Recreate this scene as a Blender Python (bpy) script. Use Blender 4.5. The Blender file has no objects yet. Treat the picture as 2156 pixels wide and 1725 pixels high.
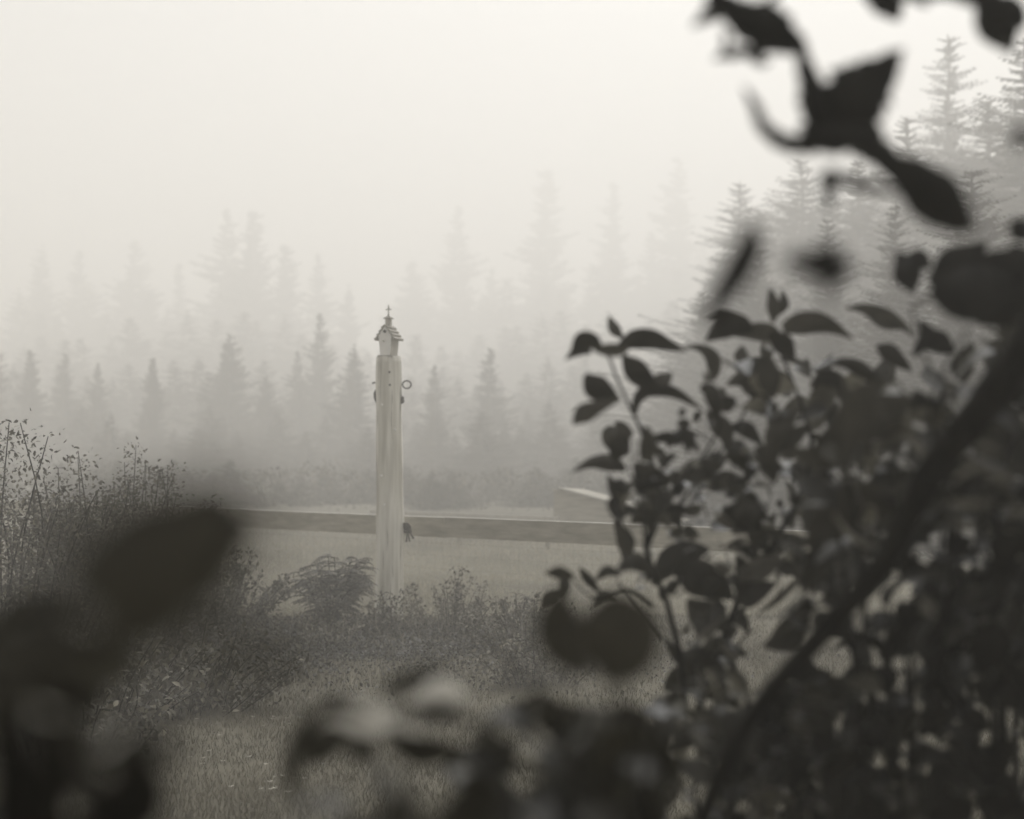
import bpy, math, random
from mathutils import Vector, Matrix, noise
S = bpy.context.scene
R = math.radians
# ------------------------------------------------------------------ camera
CAM = Vector((0.0, 0.0, 1.6)); LENS = 50.0; F = LENS/36.0*2156.0
PITCH = math.atan(77.5/F)
cd = bpy.data.cameras.new("camera"); cam = bpy.data.objects.new("camera", cd)
S.collection.objects.link(cam); S.camera = cam
cam.location = CAM; cam.rotation_euler = (math.pi/2+PITCH, 0, 0)
cd.lens = LENS; cd.sensor_width = 36; cd.clip_start = 0.05; cd.clip_end = 2000
cd.dof.use_dof = True; cd.dof.focus_distance = 8.1; cd.dof.aperture_fstop = 1.85
CR = Matrix.Rotation(PITCH, 3, 'X')
# ------------------------------------------------------------------ light
w = bpy.data.worlds.new("World"); S.world = w; w.use_nodes = True
SUN_EL, SUN_AZ = 54.0, 16.0
nt = w.node_tree; nt.nodes.clear()
out = nt.nodes.new('ShaderNodeOutputWorld'); bg = nt.nodes.new('ShaderNodeBackground')
sky = nt.nodes.new('ShaderNodeTexSky'); sky.sky_type = 'NISHITA'; sky.sun_disc = False
sky.sun_elevation = R(SUN_EL); sky.sun_rotation = R(SUN_AZ)
sky.air_density = 1.0; sky.dust_density = 6.0; sky.ozone_density = 1.0
bw = nt.nodes.new('ShaderNodeRGBToBW'); tint = nt.nodes.new('ShaderNodeMix'); tint.data_type = 'RGBA'; tint.blend_type = 'MULTIPLY'
tint.inputs[0].default_value = 1.0; tint.inputs[7].default_value = (0.972, 0.986, 1.0, 1)
nt.links.new(sky.outputs[0], bw.inputs[0]); nt.links.new(bw.outputs[0], tint.inputs[6])
nt.links.new(tint.outputs[2], bg.inputs[0]); bg.inputs[1].default_value = .105
nt.links.new(bg.outputs[0], out.inputs[0])
sl = bpy.data.lights.new("sun", 'SUN'); sl.energy = 2.9; sl.angle = R(40); sl.color = (0.99, 0.987, 1.0)
so = bpy.data.objects.new("sun", sl); S.collection.objects.link(so)
_d = Vector((math.sin(R(SUN_AZ))*math.cos(R(SUN_EL)), math.cos(R(SUN_AZ))*math.cos(R(SUN_EL)), math.sin(R(SUN_EL))))
so.rotation_euler = _d.to_track_quat('Z', 'Y').to_euler()
S.view_settings.view_transform = 'Standard'; S.view_settings.look = 'None'
S.view_settings.exposure = 0.1; S.view_settings.gamma = 1.0
S.render.engine = 'CYCLES'
S.cycles.use_denoising = True
S.cycles.max_bounces = 10; S.cycles.volume_bounces = 6; S.cycles.diffuse_bounces = 3
S.cycles.transmission_bounces = 3; S.cycles.transparent_max_bounces = 6
HAZE_DENSITY = 0.0148
# ------------------------------------------------------------------ helpers
def P(px, py, d):
    """the point seen at picture position (px, py) of a 2156 x 1725 picture, d metres ahead"""
    return CAM + CR @ Vector(((px-1078)/F*d, d, -(py-862.5)/F*d))
def rect(px, py, d0, z=0.0):
    """ground point under (px) at depth d0"""
    return Vector(((px-1078)/F*d0, d0, z))

class MB:
    def __init__(s): s.v = []; s.f = []
    def add(s, vs, fs):
        b = len(s.v); s.v.extend([tuple(x) for x in vs]); s.f.extend([tuple(i+b for i in q) for q in fs])
    def box(s, c, sx, sy, sz, rot=None, taper=(1, 1)):
        vs = []
        for z in (-1, 1):
            k = taper[0 if z < 0 else 1]
            for x, y in ((-1, -1), (1, -1), (1, 1), (-1, 1)):
                p = Vector((x*sx/2*k, y*sy/2*k, z*sz/2))
                if rot is not None: p = rot @ p
                vs.append(p+Vector(c))
        s.add(vs, [(3, 2, 1, 0), (4, 5, 6, 7), (0, 1, 5, 4), (1, 2, 6, 5), (2, 3, 7, 6), (3, 0, 4, 7)])
    def tube(s, pts, rad, n=8, cap=True, wob=0.0):
        pts = [Vector(p) for p in pts]
        if not isinstance(rad, (list, tuple)): rad = [rad]*len(pts)
        vs = []; fs = []; ref = None
        for i, p in enumerate(pts):
            t = (pts[min(i+1, len(pts)-1)]-pts[max(i-1, 0)])
            t = t.normalized() if t.length > 1e-9 else Vector((0, 0, 1))
            if ref is None: ref = Vector((1, 0, 0)) if abs(t.x) < .8 else Vector((0, 1, 0))
            a = (ref - t*ref.dot(t)).normalized(); b = t.cross(a); ref = a
            for k in range(n):
                an = 2*math.pi*k/n
                r = rad[i]*(1+wob*noise.noise(Vector((math.cos(an)*1.5+p.x*3, math.sin(an)*1.5, p.z*3+p.y))))
                vs.append(p+a*math.cos(an)*r+b*math.sin(an)*r)
        for i in range(len(pts)-1):
            for k in range(n):
                fs.append((i*n+k, i*n+(k+1) % n, (i+1)*n+(k+1) % n, (i+1)*n+k))
        if cap:
            fs.append(tuple(reversed(range(n)))); fs.append(tuple((len(pts)-1)*n+k for k in range(n)))
        s.add(vs, fs)
    def build(s, name, mat, parent=None, smooth=True):
        me = bpy.data.meshes.new(name); me.from_pydata(s.v, [], s.f)
        if smooth:
            me.polygons.foreach_set('use_smooth', [True]*len(me.polygons))
        me.update(); me.materials.append(mat)
        o = bpy.data.objects.new(name, me); S.collection.objects.link(o)
        if parent is not None: 
            o.parent = parent
            o.matrix_parent_inverse = parent.matrix_basis.inverted()
        return o

def empty(name, loc, label, cat, group=None):
    o = bpy.data.objects.new(name, None); S.collection.objects.link(o); o.location = loc
    o.empty_display_size = .1
    return tag(o, label, cat, group)
def tag(o, label, cat=None, group=None, kind=None):
    if label: o['label'] = label
    if cat: o['category'] = cat
    if group: o['group'] = group
    if kind: o['kind'] = kind
    return o

def mat(name, col, col2=None, scale=8, rough=.7, spec=.4, bump=0.0, stretch=(1, 1, 1), transl=0.0, island=0.0, detail=6, glint=0.0):
    m = bpy.data.materials.new(name); m.use_nodes = True; n = m.node_tree.nodes; L = m.node_tree.links
    b = n['Principled BSDF']; b.inputs['Roughness'].default_value = rough
    b.inputs['Specular IOR Level'].default_value = spec
    tc = n.new('ShaderNodeTexCoord'); mp = n.new('ShaderNodeMapping'); mp.inputs['Scale'].default_value = stretch
    no = n.new('ShaderNodeTexNoise'); no.inputs['Scale'].default_value = scale; no.inputs['Detail'].default_value = detail
    L.new(tc.outputs['Object'], mp.inputs[0]); L.new(mp.outputs[0], no.inputs['Vector'])
    cr = n.new('ShaderNodeValToRGB'); cr.color_ramp.elements[0].position = .3; cr.color_ramp.elements[1].position = .7
    cr.color_ramp.elements[0].color = (*col, 1); cr.color_ramp.elements[1].color = (*(col2 or col), 1)
    L.new(no.outputs[0], cr.inputs[0]); c = cr.outputs[0]
    if island:
        g = n.new('ShaderNodeNewGeometry'); mr = n.new('ShaderNodeMapRange')
        mr.inputs[3].default_value = 1-island; mr.inputs[4].default_value = 1+island
        L.new(g.outputs['Random Per Island'], mr.inputs[0])
        val = mr.outputs[0]
        if glint:    # glint put into the colour: a few much paler leaves
            pw = n.new('ShaderNodeMath'); pw.operation = 'POWER'; pw.inputs[1].default_value = 9
            ma = n.new('ShaderNodeMath'); ma.operation = 'MULTIPLY_ADD'; ma.inputs[1].default_value = glint
            L.new(g.outputs['Random Per Island'], pw.inputs[0]); L.new(pw.outputs[0], ma.inputs[0]); L.new(val, ma.inputs[2]); val = ma.outputs[0]
        mx = n.new('ShaderNodeMix'); mx.data_type = 'RGBA'; mx.blend_type = 'MULTIPLY'; mx.inputs[0].default_value = 1
        L.new(c, mx.inputs[6]); L.new(val, mx.inputs[7]); c = mx.outputs[2]
    L.new(c, b.inputs['Base Color'])
    if bump:
        bp = n.new('ShaderNodeBump'); bp.inputs['Strength'].default_value = bump; bp.inputs['Distance'].default_value = .02
        L.new(no.outputs[0], bp.inputs['Height']); L.new(bp.outputs[0], b.inputs['Normal'])
    if transl:
        tr = n.new('ShaderNodeBsdfTranslucent'); ms = n.new('ShaderNodeMixShader'); ms.inputs[0].default_value = transl
        L.new(c, tr.inputs[0]); L.new(b.outputs[0], ms.inputs[1]); L.new(tr.outputs[0], ms.inputs[2])
        L.new(ms.outputs[0], n['Material Output'].inputs[0])
    return m

M = {}
M['leaf'] = mat('leaf', (.013, .0118, .007), (.025, .0226, .014), 30, .5, .22, 0, transl=.14, island=.4)
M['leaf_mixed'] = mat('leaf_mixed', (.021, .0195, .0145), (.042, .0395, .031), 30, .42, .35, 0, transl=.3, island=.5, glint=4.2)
M['leaf_soft'] = mat('leaf_soft', (.030, .0275, .020), (.050, .046, .035), 30, .5, .3, 0, transl=.25, island=.3)
M['weed'] = mat('weed', (.085, .079, .062), (.17, .16, .13), 5, .7, .3, 0, transl=.15, island=.5, glint=1.0)
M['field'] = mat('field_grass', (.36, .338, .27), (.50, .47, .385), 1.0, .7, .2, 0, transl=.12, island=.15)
M['earth'] = mat('earth', (.020, .018, .013), (.06, .055, .042), 6, .95, .1, .8, detail=10)
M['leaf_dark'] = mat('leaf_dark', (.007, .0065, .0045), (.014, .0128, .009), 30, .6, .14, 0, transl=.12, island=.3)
M['leaf_sheen_paint'] = mat('leaf_sheen_paint', (.085, .081, .068), (.17, .162, .14), 18, .4, .4, 0, transl=.2, island=.4)  # leaf sheen and light glints put into a paler base colour
M['leaf_pale'] = mat('leaf_pale', (.62, .60, .55), (.78, .76, .71), 30, .5, .4, 0, transl=.2, island=.3)
M['bark_dark'] = mat('bark_dark', (.004, .0036, .0024), (.012, .0108, .0075), 40, .9, .08, .6, (1, 1, .3))
M['needles'] = mat('needles', (.024, .0215, .014), (.044, .040, .027), 3, .8, .15, 0, island=.4)
M['trunk'] = mat('trunk', (.05, .046, .038), (.09, .082, .07), 12, .9, .1, .4, (1, 1, .2))
M['bush'] = mat('bush', (.055, .051, .038), (.12, .112, .087), 5, .7, .3, 0, transl=.1, island=.5, glint=1.6)
M['frond'] = mat('frond', (.035, .032, .022), (.068, .062, .044), 5, .65, .3, 0, transl=.12, island=.4, glint=1.0)
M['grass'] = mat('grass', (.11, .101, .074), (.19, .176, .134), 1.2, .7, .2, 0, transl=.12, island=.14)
M['straw'] = mat('straw', (.22, .205, .17), (.34, .32, .27), 3, .7, .2, 0, island=.4)
M['soil'] = mat('soil', (.085, .078, .058), (.17, .157, .12), .35, .95, .1, .5, detail=9)
M['wood'] = mat('post_wood', (.52, .50, .44), (.93, .915, .86), 16, .9, .1, .7, (1, 1, .07), detail=12)
M['board'] = mat('board_wood', (.30, .284, .24), (.46, .435, .375), 7, .9, .1, .4, (.15, 1, 3), detail=8)
M['lit_board_edge'] = mat('lit_board_edge', (.58, .56, .52), (.74, .72, .67), 10, .8, .2)  # lit top of the plank, brightness put into the colour
M['white'] = mat('white_paint', (.90, .89, .87), (.95, .945, .93), 14, .6, .3)
M['side'] = mat('shade_grey', (.42, .405, .37), (.52, .50, .46), 14, .8, .2)  # shade on the white birdhouse walls put into the colour; plain grey elsewhere
M['shingle'] = mat('shingle', (.30, .288, .255), (.44, .42, .375), 40, .85, .2)
M['hole'] = mat('hole', (.03, .027, .022), (.04, .037, .03), 30, .9, .1)
M['iron'] = mat('iron', (.035, .031, .025), (.075, .066, .053), 60, .6, .4)
M['crack'] = mat('crack', (.20, .188, .16), (.30, .285, .25), 20, .95, .05)
M['rope'] = mat('rope', (.04, .036, .028), (.08, .072, .06), 60, .9, .1)

rnd = random.Random(7)
def cr_interp(pts, n):
    """Catmull-Rom through tuples"""
    out = []; m = len(pts)
    for i in range(n):
        t = i/(n-1)*(m-1); k = min(int(t), m-2); u = t-k
        p0 = pts[max(k-1, 0)]; p1 = pts[k]; p2 = pts[k+1]; p3 = pts[min(k+2, m-1)]
        out.append(tuple(.5*((2*b)+(c-a)*u+(2*a-5*b+4*c-d)*u*u+(3*b-a-3*c+d)*u**3) for a, b, c, d in zip(p0, p1, p2, p3)))
    return out

def blade(mb, line, d, dd=0.0, fold=.35, jag=0.0, n=14, roll=0.0, seed=0):
    """a leaf along a midrib of (px, py, half width px); depth d .. d+dd metres; fold in a V along the midrib"""
    L = cr_interp(line, n); rr = random.Random(seed or int(line[0][0]*7+line[0][1]))
    vs = []; cols = (-1, -.55, 0, .55, 1)
    for i, (x, y, hw) in enumerate(L):
        a = L[max(i-1, 0)]; b = L[min(i+1, n-1)]
        tx, ty = b[0]-a[0], b[1]-a[1]; l = math.hypot(tx, ty) or 1; nx, ny = -ty/l, tx/l
        hw = max(hw, 1.0)
        t = i/(n-1)
        for c in cols:
            k = c
            if abs(c) == 1 and jag: k = c*(1-jag*rr.random())
            wid = hw*k
            m_per = d/F
            dep = d+dd*t - math.cos(c*1.35)*hw*m_per*fold + math.sin(roll)*c*hw*m_per*1.2 + .12*hw*m_per*math.sin(t*9+rr.random()*.6+c)
            vs.append(P(x+nx*wid, y+ny*wid, dep))
    fs = []
    m = len(cols)
    for i in range(n-1):
        for j in range(m-1):
            fs.append((i*m+j, i*m+j+1, (i+1)*m+j+1, (i+1)*m+j))
    mb.add(vs, fs)

def leaf3(mb, base, dirv, nrm, L, W, curl=.25, fold=.3, n=5):
    """an ovate pointed leaf in space"""
    dirv = dirv.normalized(); s = dirv.cross(nrm)
    if s.length < 1e-4: s = dirv.cross(Vector((.3, .9, .2)))
    s.normalize(); nn = s.cross(dirv).normalized()
    vs = []; 
    for i in range(n+1):
        t = i/n; hw = W*.5*(math.sin(math.pi*min(1, t**.72))**.8 if 0 < t < 1 else 0.0)
        if i == 0: hw = W*.04
        c = base + dirv*L*t*(1-.12*curl*t) - nn*(curl*L*t*t)
        vs += [c-s*hw+nn*hw*fold, c, c+s*hw+nn*hw*fold]
    fs = []
    for i in range(n):
        a = i*3; fs += [(a, a+1, a+4, a+3), (a+1, a+2, a+5, a+4)]
    mb.add(vs, fs)

def rdir(r, up=0.0):
    v = Vector((r.gauss(0, 1), r.gauss(0, 1), r.gauss(0, 1)+up)); return v.normalized()

def stem_px(mb, pts, d, rad0, rad1=None, n=7, seg=14, wob=.1):
    """a stem through picture points; d a number or a list per point"""
    if not isinstance(d, (list, tuple)): d = [d]*len(pts)
    L = cr_interp([(x, y, q) for (x, y), q in zip(pts, d)], seg)
    rad1 = rad0*.5 if rad1 is None else rad1
    mb.tube([P(*q) for q in L], [rad0+(rad1-rad0)*i/(seg-1) for i in range(seg)], n, wob=wob)
# ------------------------------------------------------------------ ground
def gz(x, y):
    z = .05*noise.noise(Vector((x*.25, y*.25, 0))) + .015*noise.noise(Vector((x*1.7, y*1.7, 3)))
    z += .25*noise.noise(Vector((x*.03, y*.03, 7)))*min(1, max(0, (y-18)/30))
    return z
def ground():
    mb = MB(); xs = []; 
    def ax(lo, hi, near0, near1, step, far): 
        v = []; q = near0
        while q <= near1: v.append(q); q += step
        q = near0
        k = step
        while q > lo: k *= 1.35; q -= k; v.insert(0, max(q, lo))
        q = v[-1]; k = step
        while q < hi: k *= 1.35; q += k; v.append(min(q, hi))
        return v
    X = ax(-430, 430, -12, 12, .3, 0); Y = ax(-80, 480, 1, 34, .3, 0)
    vs = [(x, y, gz(x, y)) for y in Y for x in X]; n = len(X)
    mb.add(vs, [(j*n+i, j*n+i+1, (j+1)*n+i+1, (j+1)*n+i) for j in range(len(Y)-1) for i in range(n-1)])
    return mb.build('ground', M['soil'])
tag(ground(), None, None, kind='structure')

PX, PY = rect(820, 0, 13.45).x, 13.45           # the post
FA = Vector((rect(300, 0, 17.0).x, 17.0, 0)); 
# fence line: passes through depth 14.8 at px 600 and 12.4 at px 1285
q0 = rect(600, 0, 14.75); q1 = rect(1285, 0, 12.35); fdir = (q1-q0).normalized(); fn = Vector((-fdir.y, fdir.x, 0))

# ------------------------------------------------------------------ grass, stuff
def grass(name, n, lo, hi, mat_, label, seed):
    r = random.Random(seed); mb = MB(); vs = []; fs = []
    def bl(x, y, h, wd, lean):
        z = gz(x, y); a = r.uniform(0, 2*math.pi); dx, dy = math.cos(a)*wd, math.sin(a)*wd
        b = r.uniform(0, 2*math.pi); lx, ly = math.cos(b)*h*lean, math.sin(b)*h*lean
        k = len(vs)
        vs.extend([(x-dx, y-dy, z-.01), (x+dx, y+dy, z-.01), (x+lx*.4+dx*.6, y+ly*.4+dy*.6, z+h*.6), (x+lx*.4-dx*.6, y+ly*.4-dy*.6, z+h*.6), (x+lx, y+ly, z+h)])
        fs.extend([(k, k+1, k+2, k+3), (k+3, k+2, k+4)])
    for i in range(n):
        y = lo+(r.random()**1.4)*(hi-lo); x = r.uniform(-.40, .40)*y
        if noise.noise(Vector((x*.9, y*.9, 5))) < -.32 and r.random() < .7: continue
        h = r.uniform(.012, .035)*(1+.6*noise.noise(Vector((x*.6, y*.6, 1))))*(1+.05*y)
        bl(x, y, h, .0013+.00014*y, r.uniform(.2, 1.2))
    mb.v = vs; mb.f = fs
    return tag(mb.build(name, mat_, smooth=False), label, 'grass', kind='stuff')
grass('lawn_grass', 120000, 5.2, 13.4, M['grass'], 'dark short grass on the near side of the plank fence', 3)
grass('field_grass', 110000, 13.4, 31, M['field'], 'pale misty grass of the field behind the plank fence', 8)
def shade_leaves():  # dark leaves added to draw the shade below the plants
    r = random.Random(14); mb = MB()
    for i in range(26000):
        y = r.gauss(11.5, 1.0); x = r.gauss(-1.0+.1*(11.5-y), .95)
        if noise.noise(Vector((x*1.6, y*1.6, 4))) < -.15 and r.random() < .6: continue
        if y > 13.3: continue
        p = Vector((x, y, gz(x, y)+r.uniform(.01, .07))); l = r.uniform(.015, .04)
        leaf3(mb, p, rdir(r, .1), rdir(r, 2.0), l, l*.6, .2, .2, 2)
    tag(mb.build('shade_leaves', M['leaf_mixed'], smooth=False), 'small dark leaves added for the shade under the plants in front of the post foot', 'ground cover', kind='stuff')
shade_leaves()
def clover():
    r = random.Random(4); mb = MB()
    for (px, py, n, sx, sy) in ((440, 1440, 14, 90, 40), (520, 1500, 16, 90, 60), (650, 1600, 18, 130, 80), (480, 1400, 10, 120, 20), (420, 1600, 8, 60, 60), (560, 1650, 8, 60, 50)):
        for i in range(n):
            x = px+r.gauss(0, sx*.6); y = py+r.gauss(0, sy*.6)
            d = 1.6/max(.06, (y-940)/F); p = rect(x, y, d); p.z = gz(p.x, p.y)+r.uniform(.03, .06)
            for k in range(3):
                a = k*2.1+r.random(); leaf3(mb, p, Vector((math.cos(a), math.sin(a), .3)), Vector((0, 0, 1)), r.uniform(.012, .022), .014, .1, .1, 2)
    tag(mb.build('clover_leaves', M['straw']), 'pale clover leaves and fallen petals scattered through the short grass', 'clover', kind='stuff')
clover()

# ------------------------------------------------------------------ the post with its fittings
def post():
    top = P(820, 751, PY).z; e = empty('wooden_post', (PX, PY, gz(PX, PY)), 'tall pale peeled log post standing in front of the plank fence', 'post')
    mb = MB(); pts = []; rad = []
    for i in range(40):
        t = i/39; z = -.05+(top+.05)*t
        pts.append((PX+.008*math.sin(z*2.1), PY+.006*math.sin(z*1.3), z)); rad.append(.134-.014*t+.0025*math.sin(z*9))
    mb.tube(pts, rad, 40, wob=.035); mb.build('log', M['wood'], e)
    # long drying cracks and knots
    mb = MB()
    r = random.Random(5)
    for i in range(16):
        a = r.uniform(-2.9, -.3); z0 = r.uniform(.1, 2.2); ln = r.uniform(.12, .5)
        L = []
        for k in range(6):
            z = z0+ln*k/5; rr = .134-.014*z/2.5+.0005; aa = a+.02*math.sin(z*20)
            L.append((PX+.008*math.sin(z*2.1)+rr*math.cos(aa), PY+.006*math.sin(z*1.3)+rr*math.sin(aa), z))
        mb.tube(L, [.0004, .0015, .002, .002, .0013, .0004], 4)
    mb.build('crack', M['crack'], e)
    for (px, py) in ((822, 785), (823, 812), (806, 853), (805, 1001), (812, 1062), (834, 905)):
        mb = MB(); p = P(px, py, PY); a = math.asin(max(-.9, min(.9, (p.x-PX)/.128)))
        c = Vector((PX+.126*math.sin(a), PY-.126*math.cos(a), p.z)); n = Vector((math.sin(a), -math.cos(a), 0))
        mb.tube([c-n*.01, c+n*.004, c+n*.007], [.010, .010, .004], 10); mb.build('knot', M['iron'] if py < 830 else M['white'], e)
    # ring bolt on the right
    mb = MB(); c = P(857, 810, PY); s = P(843, 810, PY)
    mb.tube([s+Vector((-.03, 0, 0)), s+Vector((.02, 0, 0))], .008, 8)
    L = [c+Vector((math.cos(t)*.040-.002, -.004*math.sin(t), math.sin(t)*.036)) for t in [math.pi+2*math.pi*k/23*0.985 for k in range(24)]]
    mb.tube(L, .0075, 8); mb.build('ring_bolt', M['iron'], e)
    mb = MB(); c = P(846, 840, PY); mb.tube([c+Vector((-.008, 0, .10)), c+Vector((-.006, -.004, .03)), c+Vector((.004, -.006, .012)), c+Vector((.004, -.004, -.03)), c+Vector((-.004, 0, -.045))], [.005, .006, .018, .020, .006], 8)
    mb.build('hook', M['iron'], e)
    mb = MB(); c = P(791, 806, PY); mb.tube([c+Vector((.03, 0, .004)), c+Vector((-.02, 0, 0)), c+Vector((-.032, 0, -.008))], [.007, .007, .011], 8); mb.build('bolt', M['iron'], e)
    mb = MB(); c = P(790, 832, PY); mb.tube([c+Vector((.006, 0, .05)), c+Vector((-.004, 0, .02)), c+Vector((-.003, 0, -.03)), c+Vector((.008, 0, -.07))], [.006, .012, .011, .004], 8); mb.build('bracket', M['iron'], e)
    # knotted rope with loose ends by the rail
    mb = MB(); c = P(856, 1112, PY-.04)
    for k in range(3):
        L = [c+Vector((.035*math.cos(t+k)+.004*k, -.02*math.sin(t*1.3+k)-.01, .042*math.sin(t))) for t in [2*math.pi*j/13 for j in range(14)]]
        mb.tube(L, .012, 7)
    mb.tube([c+Vector((-.04, 0, .02)), c, c+Vector((.02, -.02, 0))], .022, 8)
    for (dx, dz) in ((.0, -.13), (.03, -.125), (.068, -.10)):
        mb.tube([c, c+Vector((dx*.5+.006, -.02, dz*.5)), c+Vector((dx, -.015, dz))], [.012, .008, .009], 6)
    mb.build('rope_knot', M['rope'], e)
    mb = MB(); mb.box(P(846, 1128, PY), .03, .05, .09); mb.build('rope_cleat', M['iron'], e)
post()

def birdhouse():
    k = .000631*13.45/13.5      # metres per drawing unit
    base = P(733+600*.14, 751, PY); base.x = PX-.002
    e = empty('birdhouse', base, 'small white chapel shaped birdhouse with shingled roof and spire on top of the post', 'birdhouse')
    rot = Matrix.Rotation(R(-19), 3, 'Z')   # turned so that its right flank shows
    def W(x, y, z): return base + rot @ Vector((x, y, z)) + Vector((-.004, .0, 0))
    D = .085; ht = .205; hw0 = .047; hw1 = .068; pk = .285
    # front and back gables
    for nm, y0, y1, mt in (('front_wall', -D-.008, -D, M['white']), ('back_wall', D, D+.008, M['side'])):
        mb = MB(); sh = [(-hw0, .006), (hw0, .006), (hw1, ht), (0, pk), (-hw1, ht)]
        vs = [W(x, y0, z) for x, z in sh]+[W(x, y1, z) for x, z in sh]
        mb.add(vs, [(0, 1, 2, 3, 4), (9, 8, 7, 6, 5)]+[(i, i+5, (i+1) % 5+5, (i+1) % 5) for i in range(5)])
        o = mb.build(nm, mt, e, smooth=False)
        if nm == 'front_wall':
            for (z, r_) in ((.232, .015),):
                mb = MB(); mb.tube([W(0, -D-.0125, z), W(0, -D-.004, z)], r_, 20); mb.build('entrance_hole', M['hole'], e)
            mb = MB(); mb.tube([W(-.003, -D-.045, .140), W(-.003, -D-.007, .140)], .0065, 10); mb.build('perch', M['shingle'], e)
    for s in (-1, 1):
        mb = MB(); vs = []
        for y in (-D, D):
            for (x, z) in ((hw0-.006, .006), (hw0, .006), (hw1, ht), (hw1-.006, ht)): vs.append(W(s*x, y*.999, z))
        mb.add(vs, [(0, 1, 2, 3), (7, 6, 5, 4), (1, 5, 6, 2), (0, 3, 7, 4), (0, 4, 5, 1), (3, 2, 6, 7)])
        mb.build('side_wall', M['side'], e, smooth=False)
    mb = MB(); mb.box(W(0, 0, .002), .15, .20, .012, rot); mb.build('floor_board', M['side'], e, smooth=False)
    # roof: two slopes of four stepped shingle courses
    for s in (-1, 1):
        mb = MB()
        for c in range(4):
            t0, t1 = c/4, (c+1)/4+.05
            x0, x1 = .094*t0, .094*t1; z0, z1 = pk+.010-.142*t0, pk+.010-.142*t1
            vs = []
            for y in (-D-.020, D+.020):
                vs += [W(s*x0, y, z0-.006), W(s*x1, y, z1+.002), W(s*(x1+.010), y, z1+.020), W(s*x0, y, z0+.004)]
            mb.add(vs, [(0, 1, 2, 3), (7, 6, 5, 4), (0, 4, 5, 1), (1, 5, 6, 2), (2, 6, 7, 3), (3, 7, 4, 0)])
        mb.build('roof', M['shingle'], e, smooth=False)
    mb = MB(); mb.box(W(0, -.01, pk+.035), .048, .048, .075, rot); mb.build('cupola', M['side'], e, smooth=False)
    mb = MB()
    mb.box(W(0, -.01, pk+.0755), .078, .078, .008, rot)
    p = [W(sx*.036, -.01+sy*.036, pk+.08) for sx, sy in ((-1, -1), (1, -1), (1, 1), (-1, 1))]+[W(0, -.01, pk+.105)]
    mb.add(p, [(0, 1, 4), (1, 2, 4), (2, 3, 4), (3, 0, 4), (3, 2, 1, 0)])
    mb.build('cupola_roof', M['shingle'], e, smooth=False)
    mb = MB(); z = pk+.10
    mb.tube([W(0, -.01, z), W(0, -.01, z+.02), W(0, -.01, z+.045), W(0, -.01, z+.06), W(0, -.01, z+.085), W(0, -.01, z+.105)], [.009, .006, .005, .010, .006, .002], 10)
    mb.tube([W(-.028, -.01, z+.06), W(.028, -.01, z+.06)], [.005, .005], 8)
    mb.tube([W(0, -.01, z+.072), W(0, -.01, z+.08), W(0, -.01, z+.088)], [.002, .011, .002], 8)
    mb.build('finial', M['shingle'], e)
birdhouse()

# ------------------------------------------------------------------ plank fence, far rail and shed
def fence():
    e = empty('plank_fence', q0, 'single weathered plank fence with wire mesh below, running behind the pale post', 'fence')
    def F_(u, off, z): p = q0+fdir*u+fn*off; return Vector((p.x, p.y, z))
    zt = .925; h = .185
    rz = Matrix.Rotation(math.atan2(fdir.y, fdir.x), 3, 'Z')
    joints = [-5.3, -1.45, 2.16, 6.2]
    for a, b in zip(joints[:-1], joints[1:]):
        mb = MB(); c = F_((a+b)/2, 0, zt-h/2+.004*math.sin(a*9)); mb.box(c, b-a-.006, .038, h, rz)
        o = mb.build('plank', M['board'], e, smooth=False)
        mb = MB(); c2 = Vector((c.x, c.y, c.z+h/2+.004)); mb.box(c2, b-a-.004, .045, .005, rz); mb.build('lit_edge', M['lit_board_edge'], e, smooth=False)  # pale strip added for light along the plank's top edge
        # shallow split lines in the plank face
    mb = MB(); mb.box(F_(2.16, .0, zt-h/2)+fn*.032, .16, .022, h*.9, rz); mb.build('cleat', M['board'], e, smooth=False)
    for u in (-5.3, -1.45, 6.2):
        mb = MB(); c = F_(u, .07, .44); mb.tube([(c.x, c.y, -.05), (c.x, c.y, .88)], [.045, .043], 12, wob=.05); mb.build('fence_post', M['board'], e)
    mb = MB()
    u = -5.2
    while u < 6.2:
        p0 = F_(u, .028, -.02); mb.tube([p0, F_(u, .028, .78)], .0007, 4, cap=False); u += .10
    for z in (.08, .2, .32, .44, .56, .68): mb.tube([F_(-5.3, .030, z), F_(6.2, .030, z)], .0008, 4, cap=False)
    mb.build('wire_mesh', M['straw'], e)
fence()
def far_rail():
    a = P(780, 1081, 24); b = P(1175, 1091, 21.6)
    e = empty('rail_fence', (a.x, a.y, 0), 'pale low rail fading into the fog behind the plank fence, ending at the shed', 'fence')
    d = (b-a); ln = d.length; rz = Matrix.Rotation(math.atan2(d.y, d.x), 3, 'Z')
    mb = MB(); mb.box((a+b)/2, ln, .05, .07, rz); mb.build('rail', M['side'], e, smooth=False)
    for t in (.05, .5, .95):
        p = a+d*t; mb = MB(); mb.tube([(p.x, p.y+.06, -.1), (p.x, p.y+.06, p.z+.02)], .04, 10); mb.build('fence_post', M['board'], e)
far_rail()
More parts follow.
